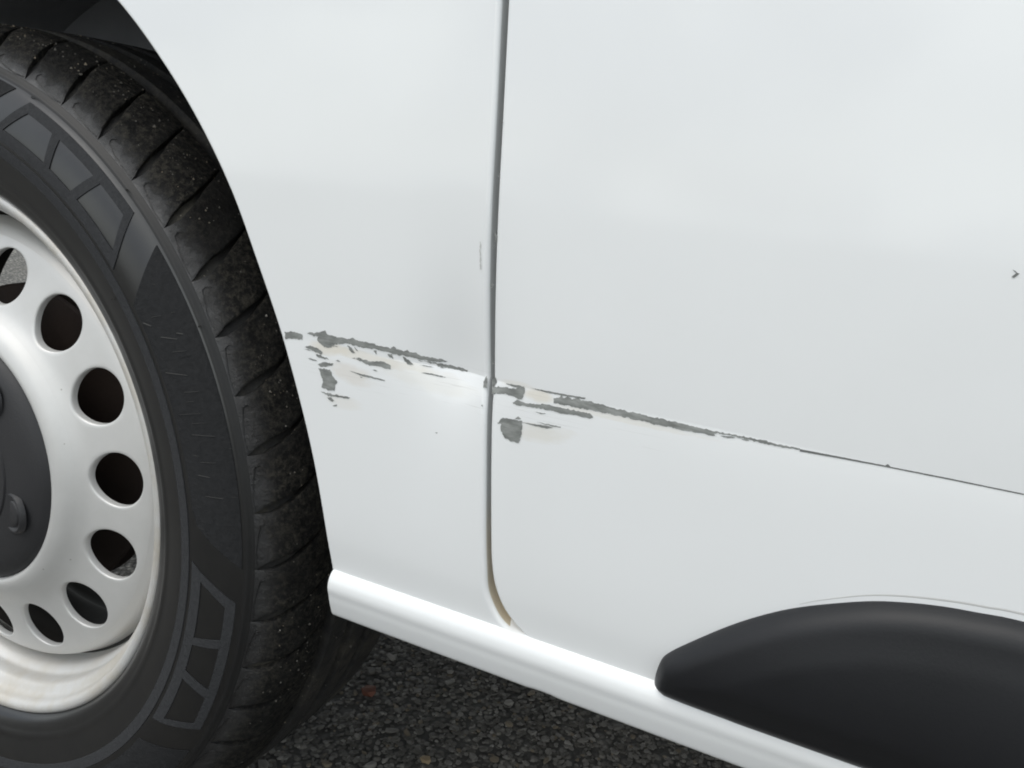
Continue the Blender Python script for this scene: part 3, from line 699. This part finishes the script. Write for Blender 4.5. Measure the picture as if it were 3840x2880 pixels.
for s_ in range(NS):
    th = TH0+24*s_; loop = []; half = 12
    # sector boundary sampled by side (16 points per 24 degrees keeps it in step with the 240-step lathes)
    for k in range(16): loop.append((.163, -half+24*k/16))
    for k in range(16): loop.append((.163-(.163-.112)*k/16, half))
    for k in range(16): loop.append((.112, half-24*k/16))
    for k in range(16): loop.append((.112+(.163-.112)*k/16, -half))
    o = len(V); rings = [(-1, .0), (-.6, 0), (0, 0), (.06, 0), (.2, 0), (.4, 0), (.6, 0), (.8, 0), (1, 0)]
    nlo = len(loop)
    for r, a in loop:
        ang = math.atan2(math.radians(a)*.14, r-.1385)
        hr, ha = .1385+HR*math.cos(ang), math.degrees(HR*math.sin(ang)/.14)
        for t, _ in rings:
            if t < 0:
                rr, aa, dep = hr-.0004*math.cos(ang), ha*.98, (.0050 if t == -1 else .0012)
            else: rr, aa, dep = hr+(r-hr)*t, ha+(a-ha)*t, (.0003 if t == 0 else 0)
            q = math.radians(th+aa); V.append((rr*math.cos(q), disc_y(rr)+dep, rr*math.sin(q)))
    F += grid_faces(nlo, len(rings), o, wrap=True)
o = len(V); v, f = lathe(outer, 240); V += v; F += [tuple(i+o for i in q) for q in f]
me = mesh('wheel_disc', V, F)
bm = bmesh.new(); bm.from_mesh(me); bmesh.ops.remove_doubles(bm, verts=bm.verts, dist=1e-5); bm.to_mesh(me); bm.free()
link('wheel_disc', outward(me, None), M_SILVER, wheel, auto=60)

# hub cap and bolts
CP = [(.0005, -.0105), (.020, -.0105), (.045, -.0102), (.0580, -.0098), (.0588, -.0086), (.0602, -.0086), (.0610, -.0096), (.0700, -.0086), (.0800, -.0068), (.0870, -.0046), (.0915, -.0016), (.0938, .0014), (.0942, .0050)]
v, f = lathe([tuple(q) for q in CP], 160); link('hub_cap', outward(mesh('hub_cap', v, f), None), M_CAP, wheel, auto=30)
v, f = lathe([(.0155, .003), (.0148, -.0002), (.0138, -.0012), (.0126, -.0008), (.0114, .0012), (.0104, .0014), (.0098, .0012), (.0092, -.0002), (.0084, -.0006), (.0005, -.0006)], 48)
bolt = outward(mesh('wheel_bolt_cover', v, f), None); bolt.materials.append(M_CAP)
for k in range(5):
    a = math.radians(-21.5+72*k); o = link('wheel_bolt_cover', bolt, None, wheel); o.location = (.0685*math.cos(a), -.0088, .0685*math.sin(a)); o.rotation_euler = (0, 0, math.radians(-13)*math.cos(a))
v, f = lathe([(.0005, .050), (.060, .050), (.062, .056), (.118, .058), (.120, .060), (.120, .072), (.118, .074), (.001, .074)], 96)
link('brake_disc', outward(mesh('brake_disc', v, f), None), M_BRAKE, wheel, auto=30)
bm = bmesh.new(); box(bm, -.03, .06, .072, .24, -.05, .05); bmesh.ops.bevel(bm, geom=bm.edges[:], offset=.012, segments=2, affect='EDGES')
link('steering_knuckle', from_bm('steering_knuckle', bm), M_UNDER, wheel)

# thin rubber whiskers left by the tyre mould
for a, r, ln, tl in ((53, .2005, .004, .1), (39.2, .2267, .006, .15), (29.7, .2757, .006, .2), (68, .2753, .007, -.1), (48.8, .2765, .006, -.1), (27.5, .2005, .005, .4), (14.5, .2005, .005, .3), (-1, .2008, .004, .2), (-17, .2008, .005, .4)):
    bm = bmesh.new(); t = math.radians(a); p0 = Vector((r*math.cos(t), (side_y(r) if r < .279 else .0)-.0005, r*math.sin(t)))
    ring = []
    for k in range(5):
        w = .00045*(1-k/5.2); q = p0+Vector((ln*k/4*math.cos(tl), -.0012*math.sin(k/4*1.6), ln*k/4*math.sin(tl)+.0008*math.sin(k)))
        ring.append([bm.verts.new(q+Vector((0, w*math.cos(b), w*math.sin(b)))) for b in (0, 2.1, 4.2)])
    for u, w in zip(ring, ring[1:]):
        for j in range(3): bm.faces.new((u[j], u[(j+1) % 3], w[(j+1) % 3], w[j]))
    link('mould_whisker', from_bm('mould_whisker', bm), M_TREAD, wheel)

# grit stuck in the outer tread
V, F, rnd = [], [], random.Random(5)
for k in range(420):
    a = rnd.gauss(rnd.choice((62, 75, 48, 20, -12, 88)), 7); y = rnd.choice((rnd.uniform(.006, .044), rnd.uniform(.008, .03), rnd.uniform(.054, .10)))
    r = lin([(q[1], q[0]) for q in BP], y) if y < .045 else tread_r(y)
    d = rnd.uniform(.0003, .0009)*(1.7 if rnd.random() < .06 else 1); t = math.radians(a); o = len(V)
    cpt = Vector((r*math.cos(t), y, r*math.sin(t)))
    for q in ((1, 0, 0), (-1, 0, 0), (0, 1, 0), (0, -1, 0), (0, 0, 1), (0, 0, -1)): V.append(tuple(cpt+Vector(q)*d*rnd.uniform(.6, 1.3)))
    F += [tuple(i+o for i in q) for q in ((0, 2, 4), (2, 1, 4), (1, 3, 4), (3, 0, 4), (2, 0, 5), (1, 2, 5), (3, 1, 5), (0, 3, 5))]
gm = mesh('grit', V, F); gm.materials.append(STONES[0]); gm.materials.append(STONES[3]); gm.materials.append(STONES[2])
gm.polygons.foreach_set('material_index', [rnd.choices((0, 1, 2), (.7, .28, .02))[0] for k in range(420) for _ in range(8)])
gr_ = link('grit', gm, None, wheel, smooth=False); gr_['kind'] = 'stuff'
